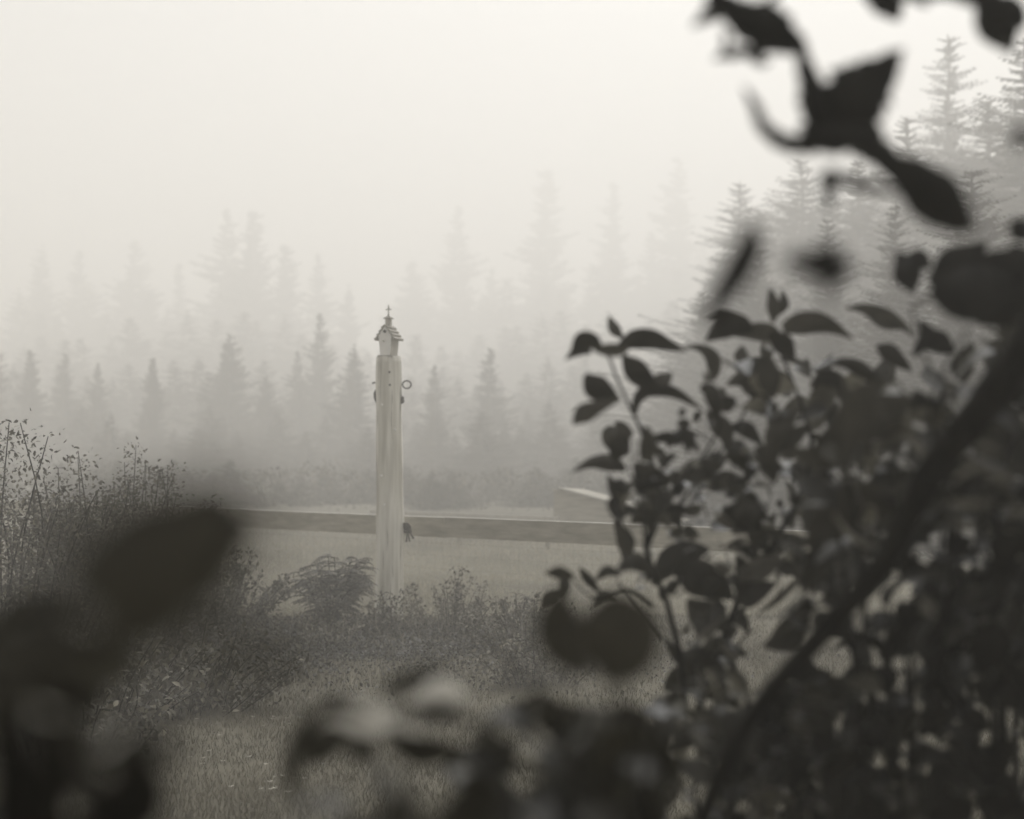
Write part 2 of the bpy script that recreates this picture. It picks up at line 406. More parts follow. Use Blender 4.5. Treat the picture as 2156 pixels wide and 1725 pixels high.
def shed():
    d = 25.0; a = P(1166, 1026, d); b = P(1420, 1092, d-1.0); zb = -.7
    e = empty('low_shed', (a.x, a.y, 0), 'low lean-to shed with a pale sloping roof edge, half hidden in fog behind the shrub', 'shed')
    mb = MB(); dep = Vector((.55, 2.6, -.10))
    f = [Vector((a.x, a.y, zb)), Vector((b.x, b.y, zb)), b-Vector((0, 0, .03)), a-Vector((0, 0, .03))]; g = [p+dep for p in f]
    mb.add(f+g, [(0, 1, 2, 3), (7, 6, 5, 4), (1, 5, 6, 2), (0, 3, 7, 4)]); mb.build('wall', M['board'], e, smooth=False)
    o1 = Vector((-.02, -.10, 0)); mb = MB(); f = [a+o1+(b-a).normalized()*.10, b+o1+(b-a).normalized()*.15]
    f = [f[0]-Vector((0, 0, .02)), f[1]-Vector((0, 0, .02)), f[1]+Vector((0, 0, .02)), f[0]+Vector((0, 0, .02))]; g = [p+dep*1.03 for p in f]
    mb.add(f+g, [(0, 1, 2, 3), (7, 6, 5, 4), (1, 5, 6, 2), (0, 3, 7, 4), (3, 2, 6, 7), (0, 4, 5, 1)]); mb.build('roof', M['board'], e, smooth=False)
    mb = MB(); u_ = (b-a); c = (a+b)/2+Vector((0, -.13, .005)); mb.tube([a+u_*.04+Vector((0, -.13, .01)), b+Vector((0, -.13, .01))], .022, 6); mb.build('roof_edge', M['side'], e)
shed()
# ------------------------------------------------------------------ conifers
def conifer_mesh(seed, H, Rr, dens=1.0, bare=.06, fine=1.0):
    r = random.Random(seed); tr = MB(); cr = MB()
    n = 12; tr.tube([(.03*math.sin(i*1.3+seed)*i/n, .03*math.cos(i*1.7+seed)*i/n, H*.985*i/n-.2*(i == 0)) for i in range(n+1)], [H*.013*(1-.95*i/n)+.004 for i in range(n+1)], 7)
    z = H*bare; vs = []; fs = []; ragged = r.uniform(.35, .75); lean = r.uniform(-.012, .012)*H
    while z < H*.985:
        t = z/H; rad = Rr*((1-t)**.85)*r.uniform(.7, 1.15)+.006*H
        nb = max(3, int((10-6*t)*dens)); a0 = r.uniform(0, 6.28)
        for b in range(nb):
            if r.random() < .08+.2*t*t: continue
            a = a0+b*6.283/nb+r.gauss(0, .15); L = rad*min(1.35, r.lognormvariate(-.12, .28)); zz = z+r.gauss(0, H*.006)
            L *= max(.25, 1+ragged*1.6*noise.noise(Vector((math.cos(a)*1.1, math.sin(a)*1.1+seed*7.3, z/H*4.5))))
            ca, sa = math.cos(a), math.sin(a); droop = r.uniform(.12, .38)*(1-t*.9)-.25*t
            steps = max(5, int(L/(H*.010*(.45+.55*fine))))
            for k in range(steps):
                u = (k+.6)/steps; x = ca*L*u; y = sa*L*u; zc = zz-droop*L*u+.18*L*u*u*u
                for sd in (-1, 1):
                    ln = (1-u*.7)*L*.33*r.uniform(.6, 1.2)*(.4+.6*fine)+H*.0035*fine
                    ang = a+sd*r.uniform(.5, 1.1); ex = x+math.cos(ang)*ln; ey = y+math.sin(ang)*ln; ez = zc-r.uniform(-.1, .6)*ln
                    w_ = H*.0026*r.uniform(.4, 1.5)*fine; q = len(vs)
                    vs.extend([(x, y, zc+w_), (x-ca*w_*1.2, y-sa*w_*1.2, zc-w_*1.1), (ex, ey, ez), (ex*.5+x*.5, ey*.5+y*.5, (ez+zc)/2-w_*2.4)])
                    fs.extend([(q, q+1, q+2), (q+1, q+3, q+2)])
            q = len(vs); x = ca*L; y = sa*L; zc = zz-droop*L+.18*L   # branch tip and its wood
            vs.extend([(0, 0, zz), (0, 0, zz-H*.004), (x, y, zc)]); fs.append((q, q+1, q+2))
        z += H*r.uniform(.009, .021)*(1-.55*t)
    q = len(vs); w_ = H*.004; vs.extend([(-w_, 0, H*.95), (w_, 0, H*.95), (0, 0, H), (0, -w_, H*.95), (0, w_, H*.95)]); fs.extend([(q, q+1, q+2), (q+3, q+4, q+2)])
    cr.v = vs; cr.f = fs
    def me(mb, nm, m):
        x = bpy.data.meshes.new(nm); x.from_pydata(mb.v, [], mb.f); x.materials.append(m); x.update(); return x
    return me(tr, 'trunk', M['trunk']), me(cr, 'crown', M['needles'])
PROTO = [conifer_mesh(11, 10, 2.3), conifer_mesh(12, 10, 1.8), conifer_mesh(13, 10, 2.8, 1.1), conifer_mesh(14, 10, 2.2, .8), conifer_mesh(15, 10, 1.6, .9), conifer_mesh(16, 10, 2.5, .9), conifer_mesh(17, 10, 2.0, .75), conifer_mesh(18, 10, 3.0, 1.0)]
FINE = [conifer_mesh(31, 10, 2.4, 1.25, fine=.42), conifer_mesh(32, 10, 3.0, 1.3, fine=.42), conifer_mesh(33, 10, 2.0, 1.2, fine=.42)]
def tree(px, tip, d, label, proto, wide=1.0, group=None, rz=None):
    top = P(px, tip, d).z; x = (px-1078)/F*d; z0 = gz(x, d)-.1; h = top-z0; s = h/10
    e = bpy.data.objects.new('spruce_tree', None); S.collection.objects.link(e); e.location = (x, d, z0)
    e.scale = (s*wide, s*wide, s); e.rotation_euler = (0, 0, rnd.uniform(0, 6.28) if rz is None else rz)
    tag(e, label, 'tree', group)
    for nm, me in zip(('trunk', 'crown'), PROTO[(proto, proto+3 if proto < 5 else proto)[int(px) % 2]] if px < 1450 else FINE[int(px/10) % 3]):
        o = bpy.data.objects.new(nm, me); S.collection.objects.link(o); o.parent = e
GF = 'tall spruces fading into the fog'; GN = 'young spruces in front of the far wood'
FAR = [
 (85, 512, 92, 2, 1.0, 'faint spruce with a broad top, at the far left end of the treeline'),
 (165, 520, 98, 0, .9, 'slim faint spruce second from the left end of the far treeline'),
 (280, 500, 96, 3, 1.2, 'wide hazy spruce standing between the slim tree and the low gap at left'),
 (375, 548, 100, 1, .9, 'shorter pale spruce in the dip left of the twin tall spruces'),
 (474, 432, 82, 3, 1.15, 'left one of the twin tall spruces with layered open branches'),
 (530, 440, 79, 0, 1.0, 'right one of the twin tall spruces, sharp pointed'),
 (600, 512, 80, 0, 1.0, 'medium spruce just right of the twin tall spruces'),
 (668, 528, 88, 3, 1.0, 'pale narrow spruce on the slope down towards the birdhouse'),
 (733, 598, 84, 2, .9, 'low rounded spruce nearest the birdhouse spire on its left'),
 (868, 545, 112, 2, 1.2, 'very faint broad spruce just right of the birdhouse spire'),
 (965, 425, 98, 0, .95, 'tall faint spruce between the birdhouse and the tallest one in the middle'),
 (1035, 560, 104, 3, .9, 'low faint spruce in the gap before the tallest middle spruce'),
 (1150, 345, 94, 4, 1.35, 'tallest narrow spruce in the middle of the foggy treeline'),
 (1290, 375, 112, 1, 1.0, 'ghostly narrow spruce right of the tallest middle spruce'),
 (1430, 322, 104, 1, 1.2, 'ghostly tall spruce above the pointed shrub top'),
 (1372, 480, 96, 3, .9, 'low ghostly spruce between two tall pale ones above the shrub'),
 (1560, 375, 62, 2, 1.1, 'broad darker spruce whose left side shows behind the curled hanging leaf'),
 (1690, 330, 52, 0, 1.2, 'grey spruce directly behind the curled hanging leaf'),
 (1810, 330, 46, 3, 1.0, 'grey spruce behind the large toothed leaf'),
 (2003, 62, 52, 0, .95, 'very tall spruce with a clear spire at upper right'),
 (1915, 240, 42, 2, .95, 'bushy spruce left of the very tall one with the clear spire'),
 (2165, 60, 34, 2, 1.0, 'dark spruce cut by the right edge of the picture'),
 (2085, 200, 42, 3, 1.0, 'spruce between the very tall one and the one at the right edge'),
]
NEAR = [
 (-20, 715, 47, 2, 1.0, 'young spruce cut by the left edge above the thicket'),
 (62, 735, 48, 0, 1.0, 'young spruce with a soft tip second from the left edge'),
 (136, 742, 50, 1, 1.2, 'slim young spruce beside the soft tipped one at left'),
 (205, 762, 47, 3, 1.0, 'small young spruce third in the near row'),
 (322, 752, 44, 0, .9, 'lone young spruce in the gap left of the twin spruces'),
 (482, 700, 46, 2, 1.1, 'tall dense young spruce below the twin tall spruces'),
 (560, 790, 45, 2, 1.2, 'wide young spruce filling the gap right of the dense one'),
 (672, 655, 52, 3, .9, 'open branched spruce rising over the near row left of the post'),
 (745, 725, 44, 2, 1.2, 'broad dark young spruce next to the post on its left'),
 (625, 735, 50, 0, 1.0, 'pointed young spruce left of the open branched one'),
 (915, 765, 42, 0, 1.0, 'young spruce seen just right of the ring bolt'),
 (1032, 730, 44, 1, 1.3, 'slim young spruce midway between post and shrub'),
 (1110, 860, 46, 2, 1.2, 'low young spruce at the foot of the slim one'),
 (1180, 905, 44, 2, 1.2, 'low young spruce touching the left leaves of the shrub'),
 (1275, 860, 48, 0, 1.2, 'young spruce hidden behind the left half of the shrub'),
 (1600, 520, 26, 2, 1.0, 'dark spruce behind the long drooping leaf over the shrub'),
 (1745, 450, 22, 2, 1.0, 'dark spruce behind the small round leaf above the shrub'),
 (1890, 420, 18, 2, 1.0, 'dark spruce behind the large oval hanging leaf'),
 (2050, 350, 15, 0, 1.2, 'dark spruce below the very tall one with the spire'),
 (1480, 690, 34, 2, 1.1, 'young spruce behind the arching top leaves of the shrub'),
]
for (px, tip, d, pr, wd, lb) in FAR: tree(px, tip, min(190, d*2.05) if px < 1500 else d*1.1, lb, pr, wd if px < 1500 else wd*1.45, GF)
for (px, tip, d, pr, wd, lb) in NEAR: tree(px, tip, (d*1.5 if px < 1450 else d*1.4), lb, pr, wd if px < 1500 else wd*1.3, GN)
def wood(name, label, prof, n, seed, dl, dr, keep, wide):
    """the mass of trees that fills the space between the ones that stand out"""
    import numpy as np
    r = random.Random(seed)
    def ptop(px):
        for (a, ya), (b, yb) in zip(prof[:-1], prof[1:]):
            if a <= px <= b: return ya+(yb-ya)*(px-a)/(b-a)
        return prof[-1][1]
    arr = []
    for k in (0, 2, 5, 7):
        me = PROTO[k][1]; v = np.empty(len(me.vertices)*3); me.vertices.foreach_get('co', v); v = v.reshape(-1, 3)
        arr.append((v, np.array([tuple(p.vertices) for p in me.polygons if p.index % keep == 0])))
    nv = 0; PV = []; PF = []
    for i in range(n):
        px = -80+2320*(i+.5)/n+r.uniform(-15, 15); d = r.uniform(*dl) if px < 1480 else r.uniform(*dr)
        tip = ptop(px)+r.uniform(-10, 60); x = (px-1078)/F*d; z0 = -.2; h = P(px, tip, d).z-z0; v, f = arr[i % 4]
        a = r.uniform(0, 6.28); c, s_ = math.cos(a), math.sin(a); s = h/10; sw = s*wide
        PV.append(np.stack([(v[:, 0]*c-v[:, 1]*s_)*sw+x, (v[:, 0]*s_+v[:, 1]*c)*sw+d, v[:, 2]*s+z0], 1)); PF.append(f+nv); nv += len(v)
    me = bpy.data.meshes.new(name); me.from_pydata(np.concatenate(PV).tolist(), [], np.concatenate(PF).tolist()); me.materials.append(M['needles'])
    o = bpy.data.objects.new(name, me); S.collection.objects.link(o)
    tag(o, label, 'woodland', kind='stuff')
TOPS = [(-80, 640), (60, 610), (250, 590), (400, 600), (520, 560), (650, 640), (740, 700), (800, 730), (860, 640), (1000, 610), (1150, 560), (1350, 540), (1500, 500), (1700, 400), (1950, 330), (2260, 230)]
def lower(k, m): return [(x, y*(1-k)+m*k) for x, y in TOPS]
wood('far_wood', 'pale foggy mass of tall spruces, the faintest layer of the wood', TOPS, 50, 21, (165, 195), (62, 74), 2, 1.5)
wood('far_wood', 'second layer of the foggy wood, a little darker and lower', lower(.38, 760), 50, 22, (112, 135), (42, 50), 2, 1.7)
wood('far_wood', 'third layer of the foggy wood, below the tips of the young spruces', lower(.62, 850), 50, 23, (78, 94), (32, 38), 2, 1.8)
wood('young_wood', 'low mass of young spruces closing the gaps of the near row', lower(.85, 900), 50, 24, (52, 66), (24, 30), 2, 2.0)
wood('young_wood', 'lowest and darkest growth of young spruces along the edge of the field', lower(.97, 985), 60, 25, (36, 44), (26, 32), 2, 3.0)
def undergrowth():
    r = random.Random(77); mb = MB()
    for i in range(15000):
        px = r.uniform(-120, 2280); d = r.uniform(33, 42); b = rect(px, 0, d); top = 1.0+.5*noise.noise(Vector((b.x*.5, 0, 4)))+.15*noise.noise(Vector((b.x*2.3, 0, 9)))
        p = Vector((b.x, d, gz(b.x, d)+top*r.random()**.7)); l = r.uniform(.06, .13)
        leaf3(mb, p, rdir(r, .4), rdir(r, .8), l, l*.5, .2, .2, 2)
    tag(mb.build('undergrowth', M['bush'], smooth=False), 'rough low growth along the far side of the field, in front of the young spruces', 'undergrowth', kind='stuff')
undergrowth()
# ------------------------------------------------------------------ plants in the middle ground
def frond(mb, sb, base, dirv, L, r, n=9, lw=.09):
    """a pinnate frond: arching rib with paired leaflets"""
    pts = []; d = dirv.normalized(); p = Vector(base)
    for i in range(n+1):
        pts.append(p.copy()); d = (d+Vector((0, 0, -.13))).normalized(); p = p+d*L/n
    sb.tube(pts, [.004*(1-i/(n+1))+.0008 for i in range(n+1)], 4)
    for i in range(2, n+1):
        t = i/n; dd = (pts[i]-pts[i-1]).normalized(); side = dd.cross(Vector((0, 0, 1)))
        side = side.normalized() if side.length > .01 else Vector((1, 0, 0))
        ll = lw*L/.6*math.sin(math.pi*min(1, .15+t*.75))*r.uniform(.8, 1.15)
        for s in (-1, 1):
            leaf3(mb, pts[i], side*s+dd*.6+Vector((0, 0, r.uniform(-.25, .1))), Vector((0, 0, 1)), ll, ll*.42, .3, .15, 3)
    leaf3(mb, pts[-1], d, Vector((0, 0, 1)), lw*L, lw*L*.4, .3, .2, 3)
def pinnate_bush(name, px, d, h, wid, nst, label, cat, seed, dens=1.0):
    r = random.Random(seed); b = rect(px, 0, d); b.z = gz(b.x, b.y)
    e = empty(name, b, label, cat); lf = MB(); st = MB()
    for i in range(nst):
        a = r.uniform(0, 6.28); q = r.uniform(.1, 1)**.7; hh = h*r.uniform(.55, 1.0)*(1-.35*q*q)
        top = b+Vector((math.cos(a)*wid*.5*q*.8, math.sin(a)*wid*.5*q*.8, hh*.86))
        L = [b+Vector((r.gauss(0, .03), r.gauss(0, .03), 0)), b.lerp(top, .5)+Vector((r.gauss(0, .03), r.gauss(0, .03), .05)), top]
        L = cr_interp([tuple(v) for v in L], 8); st.tube(L, [.008-.0007*k for k in range(8)], 5)
        for k in range(1, 8):
            for j in range(int((1 if k < 4 else 2)*dens+r.random())):
                aa = a+r.uniform(-2.0, 2.0); frond(lf, st, L[k], Vector((math.cos(aa), math.sin(aa), r.uniform(.2, .9))), r.uniform(.17, .27)*min(1.2, h), r, 8, .16)
    st.build('stem', M['bark_dark'], e); lf.build('foliage', M['frond'], e)
pinnate_bush('elder_bush', 697, 12.6, .84, 1.0, 34, 'dense feathery leaved bush growing against the left foot of the post', 'bush', 31)

def leafy_shrub(name, px, d, h, wx, n, ls, label, cat, seed, material='bush', top=None, bare=.0, straggle=.2, part='foliage'):
    r = random.Random(seed); b = rect(px, 0, d); b.z = gz(b.x, b.y)
    e = empty(name, b, label, cat); lf = MB(); st = MB()
    ns = max(10, int(wx*30)); stems = []
    for i in range(ns):
        a = r.uniform(0, 6.28); q = r.random()**.6
        tip = b+Vector((math.cos(a)*wx*.5*q, math.sin(a)*wx*.4*q, h*(1-.45*q*q)*r.uniform(.75, 1.0+straggle)))
        root = b+Vector((math.cos(a)*wx*.25*q, math.sin(a)*wx*.2*q, -.02))
        mid = root.lerp(tip, .5)+Vector((r.gauss(0, .06*h), r.gauss(0, .06*h), .05*h))
        L = [Vector(v) for v in cr_interp([tuple(root), tuple(mid), tuple(tip)], 9)]
        st.tube(L, [.0055*h*(1-.09*k)+.0008 for k in range(9)], 5); stems.append(L)
    for i in range(n):
        L = stems[r.randrange(ns)]; k = min(7.999, r.uniform(bare*8, 8.0)); j = int(k); p = L[j].lerp(L[j+1], k-j)
        sp = .075*h*(1-.45*k/8)
        p = p+Vector((r.gauss(0, sp), r.gauss(0, sp), r.gauss(0, sp*.7)))
        if p.z < gz(p.x, p.y)+.02: p.z = gz(p.x, p.y)+r.uniform(.02, .2)
        l = ls*r.uniform(.6, 1.3); leaf3(lf, p, rdir(r, .1), rdir(r, 1.6), l, l*.5, .3, .25, 3)
    st.build('stem', M['bark_dark'], e); lf.build(part, M[material], e)
leafy_shrub('bramble', 15, 9.6, 1.62, 1.7, 14000, .036, 'tall bramble with straggling tips at the left edge of the picture', 'bramble', 41)
leafy_shrub('bramble', 170, 10.6, 1.35, 1.7, 12000, .036, 'bramble of middling height right of the tallest one at the left edge', 'bramble', 42)
leafy_shrub('bramble', 300, 11.8, 1.38, 1.7, 12000, .036, 'bramble with upright twiggy tips above the big blurred dark leaf', 'bramble', 43)
leafy_shrub('bramble', 455, 12.6, .62, 1.5, 4500, .045, 'low bramble sloping down to the left end of the plank fence', 'bramble', 44)
leafy_shrub('fern_clump', 140, 7.6, .72, 1.9, 3600, .05, 'low leafy clump at the foot of the brambles at left', 'undergrowth plant', 45)
leafy_shrub('fern_clump', 370, 8.6, .52, 1.6, 3000, .045, 'low leafy clump under the big blurred dark leaf', 'undergrowth plant', 46)
leafy_shrub('weed_clump', 950, 12.4, .42, .9, 1500, .035, 'low weed clump just right of the post foot', 'weed', 47, material='weed', straggle=.5)
leafy_shrub('weed_clump', 1105, 11.2, .38, 1.1, 2400, .036, 'pale leafed weed clump left of the two big blurred leaves', 'weed', 48, material='weed', straggle=.3)
leafy_shrub('weed_clump', 1130, 9.6, .34, 1.0, 1900, .036, 'lower pale weed clump in front of the other weed clumps', 'weed', 49, material='weed', straggle=.3)
leafy_shrub('weed_clump', 1255, 10.4, .40, 1.0, 1900, .036, 'weed clump partly hidden by the two big blurred leaves', 'weed', 50, material='weed', straggle=.3)
leafy_shrub('weed_clump', 640, 11.3, .26, 1.1, 1400, .035, 'flat weed clump in front of the feathery bush', 'weed', 51, material='weed')
leafy_shrub('weed_clump', 800, 12.3, .24, .9, 1100, .035, 'sparse weed clump right at the post foot', 'weed', 52, material='weed', straggle=.8)
pinnate_bush('fern', 1015, 12.6, .36, .5, 6, 'small fern on the bank between the post and the shrub', 'fern', 53, .7)
pinnate_bush('fern', 1095, 13.0, .36, .5, 6, 'small fern farthest right on the bank before the shrub', 'fern', 54, .7)

def tall_stalks():
    r = random.Random(61); mb = MB(); sp = MB()
    def arc(b, top, rad=.0022, sag=.06):
        m = b.lerp(top, .55)+Vector((r.gauss(0, .02), 0, sag)); L = cr_interp([tuple(b), tuple(m), tuple(top)], 9)
        mb.tube(L, [rad*(1-.08*k) for k in range(9)], 4)
    for (x, y0, y1, dx) in ((795, 1390, 1290, 12), (800, 1395, 1270, -8), (788, 1380, 1300, -14), (845, 1370, 1290, 2), (850, 1385, 1280, -3), (905, 1385, 1325, -55), (875, 1330, 1255, 18), (840, 1370, 1335, 60), (790, 1390, 1330, 40), (762, 1380, 1330, -40)):
        d = 12.4; b = rect(x, 0, d); b.z = gz(b.x, b.y); t = P(x+dx, y1, d-.1); arc(b, t)
    for i in range(150):
        px = r.gauss(930, 110); d = r.uniform(11.6, 13.2); b = rect(px, 0, d); b.z = gz(b.x, b.y)
        t = b+Vector((r.gauss(0, .12), r.gauss(0, .1), r.uniform(.15, .42))); arc(b, t, .0014, .02)
        if r.random() < .5:
            for k in range(6): leaf3(sp, t-Vector((0, 0, .012*k)), rdir(r, .4), rdir(r, .5), .012, .006, .1, .1, 2)
    e = empty('tall_grass', rect(880, 0, 12.4), 'thin dry grass stalks and seed heads arching around the post foot', 'tall grass')
    e['kind'] = 'stuff'
    mb.build('stalks', M['straw'], e); sp.build('seed_heads', M['straw'], e)
tall_stalks()
# ------------------------------------------------------------------ the broad leaved shrub, 3 m ahead
def c7(L): return [(1121.1+x*.42505, 560.6+y*.42505, w_*.42505) for x, y, w_ in L]
def c5(L): return [(1078+x*.5, 862.4+y*.5, w_*.5) for x, y, w_ in L]
def c3(L): return [(1078+x*.5, y*.5, w_*.5) for x, y, w_ in L]
def c4(L): return [(x*.5, 862.4+y*.5, w_*.5) for x, y, w_ in L]

def scatter(mb, poly, n, d0, d1, ls, r, up=1.2, droop=.2, gaps=0, wl=.62):
    """n leaves seen inside a picture polygon, spread between two depths"""
    xs = [p[0] for p in poly]; ys = [p[1] for p in poly]
    def inside(x, y):
        c = False; j = len(poly)-1
        for i in range(len(poly)):
            xi, yi = poly[i]; xj, yj = poly[j]
            if (yi > y) != (yj > y) and x < (xj-xi)*(y-yi)/(yj-yi)+xi: c = not c
            j = i
        return c
    k = 0; tries = 0
    while k < n and tries < n*20:
        tries += 1; x = r.uniform(min(xs), max(xs)); y = r.uniform(min(ys), max(ys))
        if not inside(x, y): continue
        d = r.uniform(d0, d1)
        if gaps and noise.noise(Vector((x*.009, y*.009, 2+gaps))) > .22: continue
        l = ls*r.uniform(.6, 1.25); v = rdir(r); v.z = v.z*.6-droop
        p = P(x, y, d)-v.normalized()*l*.5
        leaf3(mb, p, v, rdir(r, up), l, l*wl, r.uniform(.1, .6), r.uniform(.1, .5), 6); k += 1

def main_shrub():
    r = random.Random(71); b = rect(1600, 0, 3.1)
    e = empty('broadleaf_shrub', b, 'broad leaved shrub with pointed heart shaped leaves, its left half dark against the pale fog', 'shrub')
    D = 3.0
    def s7(p, d, a, bb=None):
        st = MB(); stem_px(st, [(1121.1+x*.42505, 560.6+y*.42505) for x, y in p], d, a, bb); st.build('stem', M['bark_dark'], e)
    s7([(375, 440), (440, 610), (520, 770), (570, 900), (610, 1050), (600, 1240), (565, 1380), (600, 1520), (700, 1760), (760, 2200)], D, .0028, .007)
    s7([(1190, 330), (1270, 530), (1350, 740), (1385, 900), (1330, 1130), (1180, 1400), (1000, 1700), (820, 2200)], 3.05, .003, .008)
    s7([(850, 600), (930, 760), (870, 900), (760, 1040), (640, 1240), (560, 1420)], 3.1, .002, .004)
    s7([(520, 1000), (540, 1180), (560, 1400)], 2.95, .002, .0035)
    s7([(1800, 540), (1700, 640), (1560, 780), (1400, 900)], 3.05, .0025, .004)
    s7([(1130, 560), (1010, 800), (900, 960), (800, 1080), (690, 1250)], 3.15, .002, .004)
    s7([(190, 1530), (300, 1640), (470, 1600), (600, 1680)], 2.9, .002, .004)
    s7([(420, 1560), (560, 1720), (650, 1850)], 2.9, .002, .004)
    for i in range(26):
        x = r.uniform(480, 1250); y = r.uniform(850, 1650); s7([(x, y), (x+r.uniform(-60, 60), y-90), (x+r.uniform(-160, 160), y-r.uniform(140, 240))], r.uniform(2.85, 3.3), .0016, .001)
        L7 = [
     [(345, 418, 8), (300, 375, 42), (255, 385, 62), (205, 430, 24), (160, 464, 2)],
     [(445, 352, 10), (405, 310, 30), (380, 250, 6)],
     [(420, 405, 12), (500, 365, 48), (590, 362, 50), (670, 390, 32), (765, 422, 2)],
     [(300, 415, 6), (365, 415, 32), (440, 415, 30), (480, 400, 6)],
     [(450, 445, 12), (500, 505, 56), (555, 560, 50), (640, 620, 3)],
     [(605, 545, 10), (650, 560, 38), (690, 530, 8)],
     [(435, 668, 8), (370, 635, 50), (305, 590, 62), (262, 535, 12)],
     [(420, 665, 8), (320, 700, 36), (250, 735, 48), (200, 785, 5)],
     [(505, 750, 6), (520, 660, 26), (580, 612, 36), (690, 622, 30), (780, 670, 16), (850, 720, 2)],
     [(500, 830, 6), (455, 830, 62), (400, 840, 72), (360, 800, 20)],
     [(470, 850, 20), (430, 900, 60), (405, 965, 8)],
     [(195, 1022, 2), (290, 975, 28), (390, 975, 44), (460, 1010, 12)],
     [(372, 1035, 3), (405, 1100, 32), (440, 1165, 26), (400, 1180, 6)],
     [(560, 790, 8), (575, 880, 46), (560, 970, 30)],
     [(505, 975, 10), (560, 1030, 60), (650, 1060, 40), (700, 1040, 4)],
     [(600, 850, 14), (680, 850, 30), (775, 875, 3)],
     [(830, 600, 14), (880, 620, 42), (910, 700, 36), (900, 760, 8)],
     [(860, 720, 8), (920, 780, 50), (960, 840, 40), (965, 925, 3)],
     [(960, 590, 4), (1040, 560, 44), (1110, 610, 52), (1165, 700, 3)],
     [(1165, 430, 12), (1170, 540, 62), (1185, 630, 30), (1190, 660, 4)],
     [(855, 375, 3), (930, 320, 46), (1010, 300, 45), (1090, 320, 14)],
     [(858, 268, 6), (950, 250, 30), (1040, 280, 36), (1090, 320, 10)],
     [(1000, 345, 6), (1090, 325, 42), (1180, 335, 46), (1230, 370, 8)],
     [(1240, 310, 26), (1320, 285, 56), (1420, 280, 52), (1510, 312, 28), (1592, 368, 2)],
     [(1190, 280, 8), (1195, 200, 36), (1175, 110, 6)],
     [(1200, 250, 8), (1245, 190, 26), (1235, 120, 5)],
     [(1175, 330, 20), (1245, 390, 54), (1300, 460, 4)],
     [(1040, 395, 6), (1035, 445, 38), (1045, 500, 5)],
     [(750, 402, 4), (830, 405, 20), (890, 450, 38), (900, 515, 32), (895, 570, 4)],
     [(1545, 208, 3), (1650, 212, 28), (1750, 262, 52), (1840, 300, 20), (1880, 350, 4)],
     [(1700, 395, 5), (1760, 425, 46), (1830, 480, 30), (1880, 520, 4)],
     [(1440, 490, 2), (1540, 478, 26), (1620, 508, 42), (1700, 560, 24), (1760, 600, 3)],
     [(1375, 600, 10), (1440, 565, 48), (1510, 590, 56), (1560, 690, 6)],
     [(1330, 700, 8), (1250, 770, 52), (1200, 860, 54), (1205, 980, 4)],
     [(1370, 780, 8), (1290, 850, 46), (1215, 930, 4)],
     [(940, 940, 6), (1015, 955, 40), (1070, 1025, 6)],
     [(980, 795, 12), (1060, 810, 42), (1145, 892, 2)],
     [(1125, 950, 14), (1175, 1000, 48), (1200, 1080, 5)],
     [(1030, 1160, 10), (1060, 1230, 72), (1070, 1310, 10)],
     [(980, 1210, 5), (1060, 1180, 40), (1140, 1230, 10)],
     [(1000, 650, 10), (960, 680, 46), (880, 660, 8)],
     [(1400, 1000, 10), (1460, 900, 60), (1560, 830, 60), (1640, 820, 10)],
     [(1340, 1060, 10), (1420, 980, 50), (1520, 960, 40), (1600, 1000, 5)],
    ]
    L5 = [
     [(135, 690, 2), (200, 688, 28), (262, 705, 8)], [(215, 680, 8), (222, 740, 26), (215, 800, 5)],
     [(285, 668, 6), (320, 715, 22), (375, 775, 4)], [(350, 722, 4), (400, 680, 24), (455, 700, 6)],
     [(120, 835, 2), (155, 790, 26), (215, 758, 5)], [(335, 830, 3), (385, 780, 22), (445, 795, 3)],
     [(440, 685, 6), (520, 640, 42), (620, 715, 5)], [(590, 740, 8), (670, 640, 62), (760, 600, 48), (835, 590, 4)],
     [(680, 680, 10), (760, 700, 76), (860, 740, 66), (930, 800, 8)], [(740, 800, 10), (800, 860, 66), (880, 900, 40), (930, 960, 4)],
     [(500, 480, 6), (560, 440, 50), (640, 420, 46), (720, 440, 5)], [(430, 470, 6), (480, 560, 40), (470, 640, 4)],
     [(880, 420, 10), (980, 450, 62), (1030, 520, 30), (1040, 560, 4)], [(650, 160, 8), (720, 110, 30), (790, 180, 4)],
     [(700, 300, 8), (780, 250, 46), (860, 300, 6)], [(830, 340, 8), (900, 300, 44), (980, 340, 6)],
     [(1060, 640, 6), (1150, 560, 40), (1260, 560, 6)], [(900, 1100, 6), (800, 1060, 60), (700, 1040, 30), (650, 960, 4)],
     [(640, 1180, 6), (720, 1130, 60), (860, 1180, 50), (960, 1260, 5)],
     [(1060, 1000, 6), (1150, 960, 60), (1220, 860, 40), (1240, 790, 4)], [(730, 1280, 5), (830, 1300, 40), (940, 1370, 6)],
    ]
    SH = [[(1220, 380, 10), (1300, 340, 28), (1440, 310, 12)], [(950, 700, 20), (1050, 670, 50), (1140, 620, 10)], [(1040, 860, 6), (1140, 780, 20), (1260, 660, 6)],
     [(760, 990, 5), (830, 930, 12), (900, 860, 4)], [(980, 1410, 8), (1050, 1420, 22), (1120, 1390, 6)], [(1220, 1390, 6), (1280, 1420, 20), (1360, 1430, 5)], [(880, 1600, 6), (920, 1640, 26), (960, 1660, 5)],
     [(860, 650, 10), (890, 670, 24), (930, 680, 8)], [(1270, 1170, 5), (1310, 1210, 18), (1350, 1230, 4)], [(640, 1200, 6), (690, 1320, 18), (780, 1410, 18), (860, 1400, 5)], [(880, 980, 6), (920, 1030, 18), (960, 1040, 5)], [(740, 1320, 4), (830, 1300, 14), (920, 1310, 4)]]
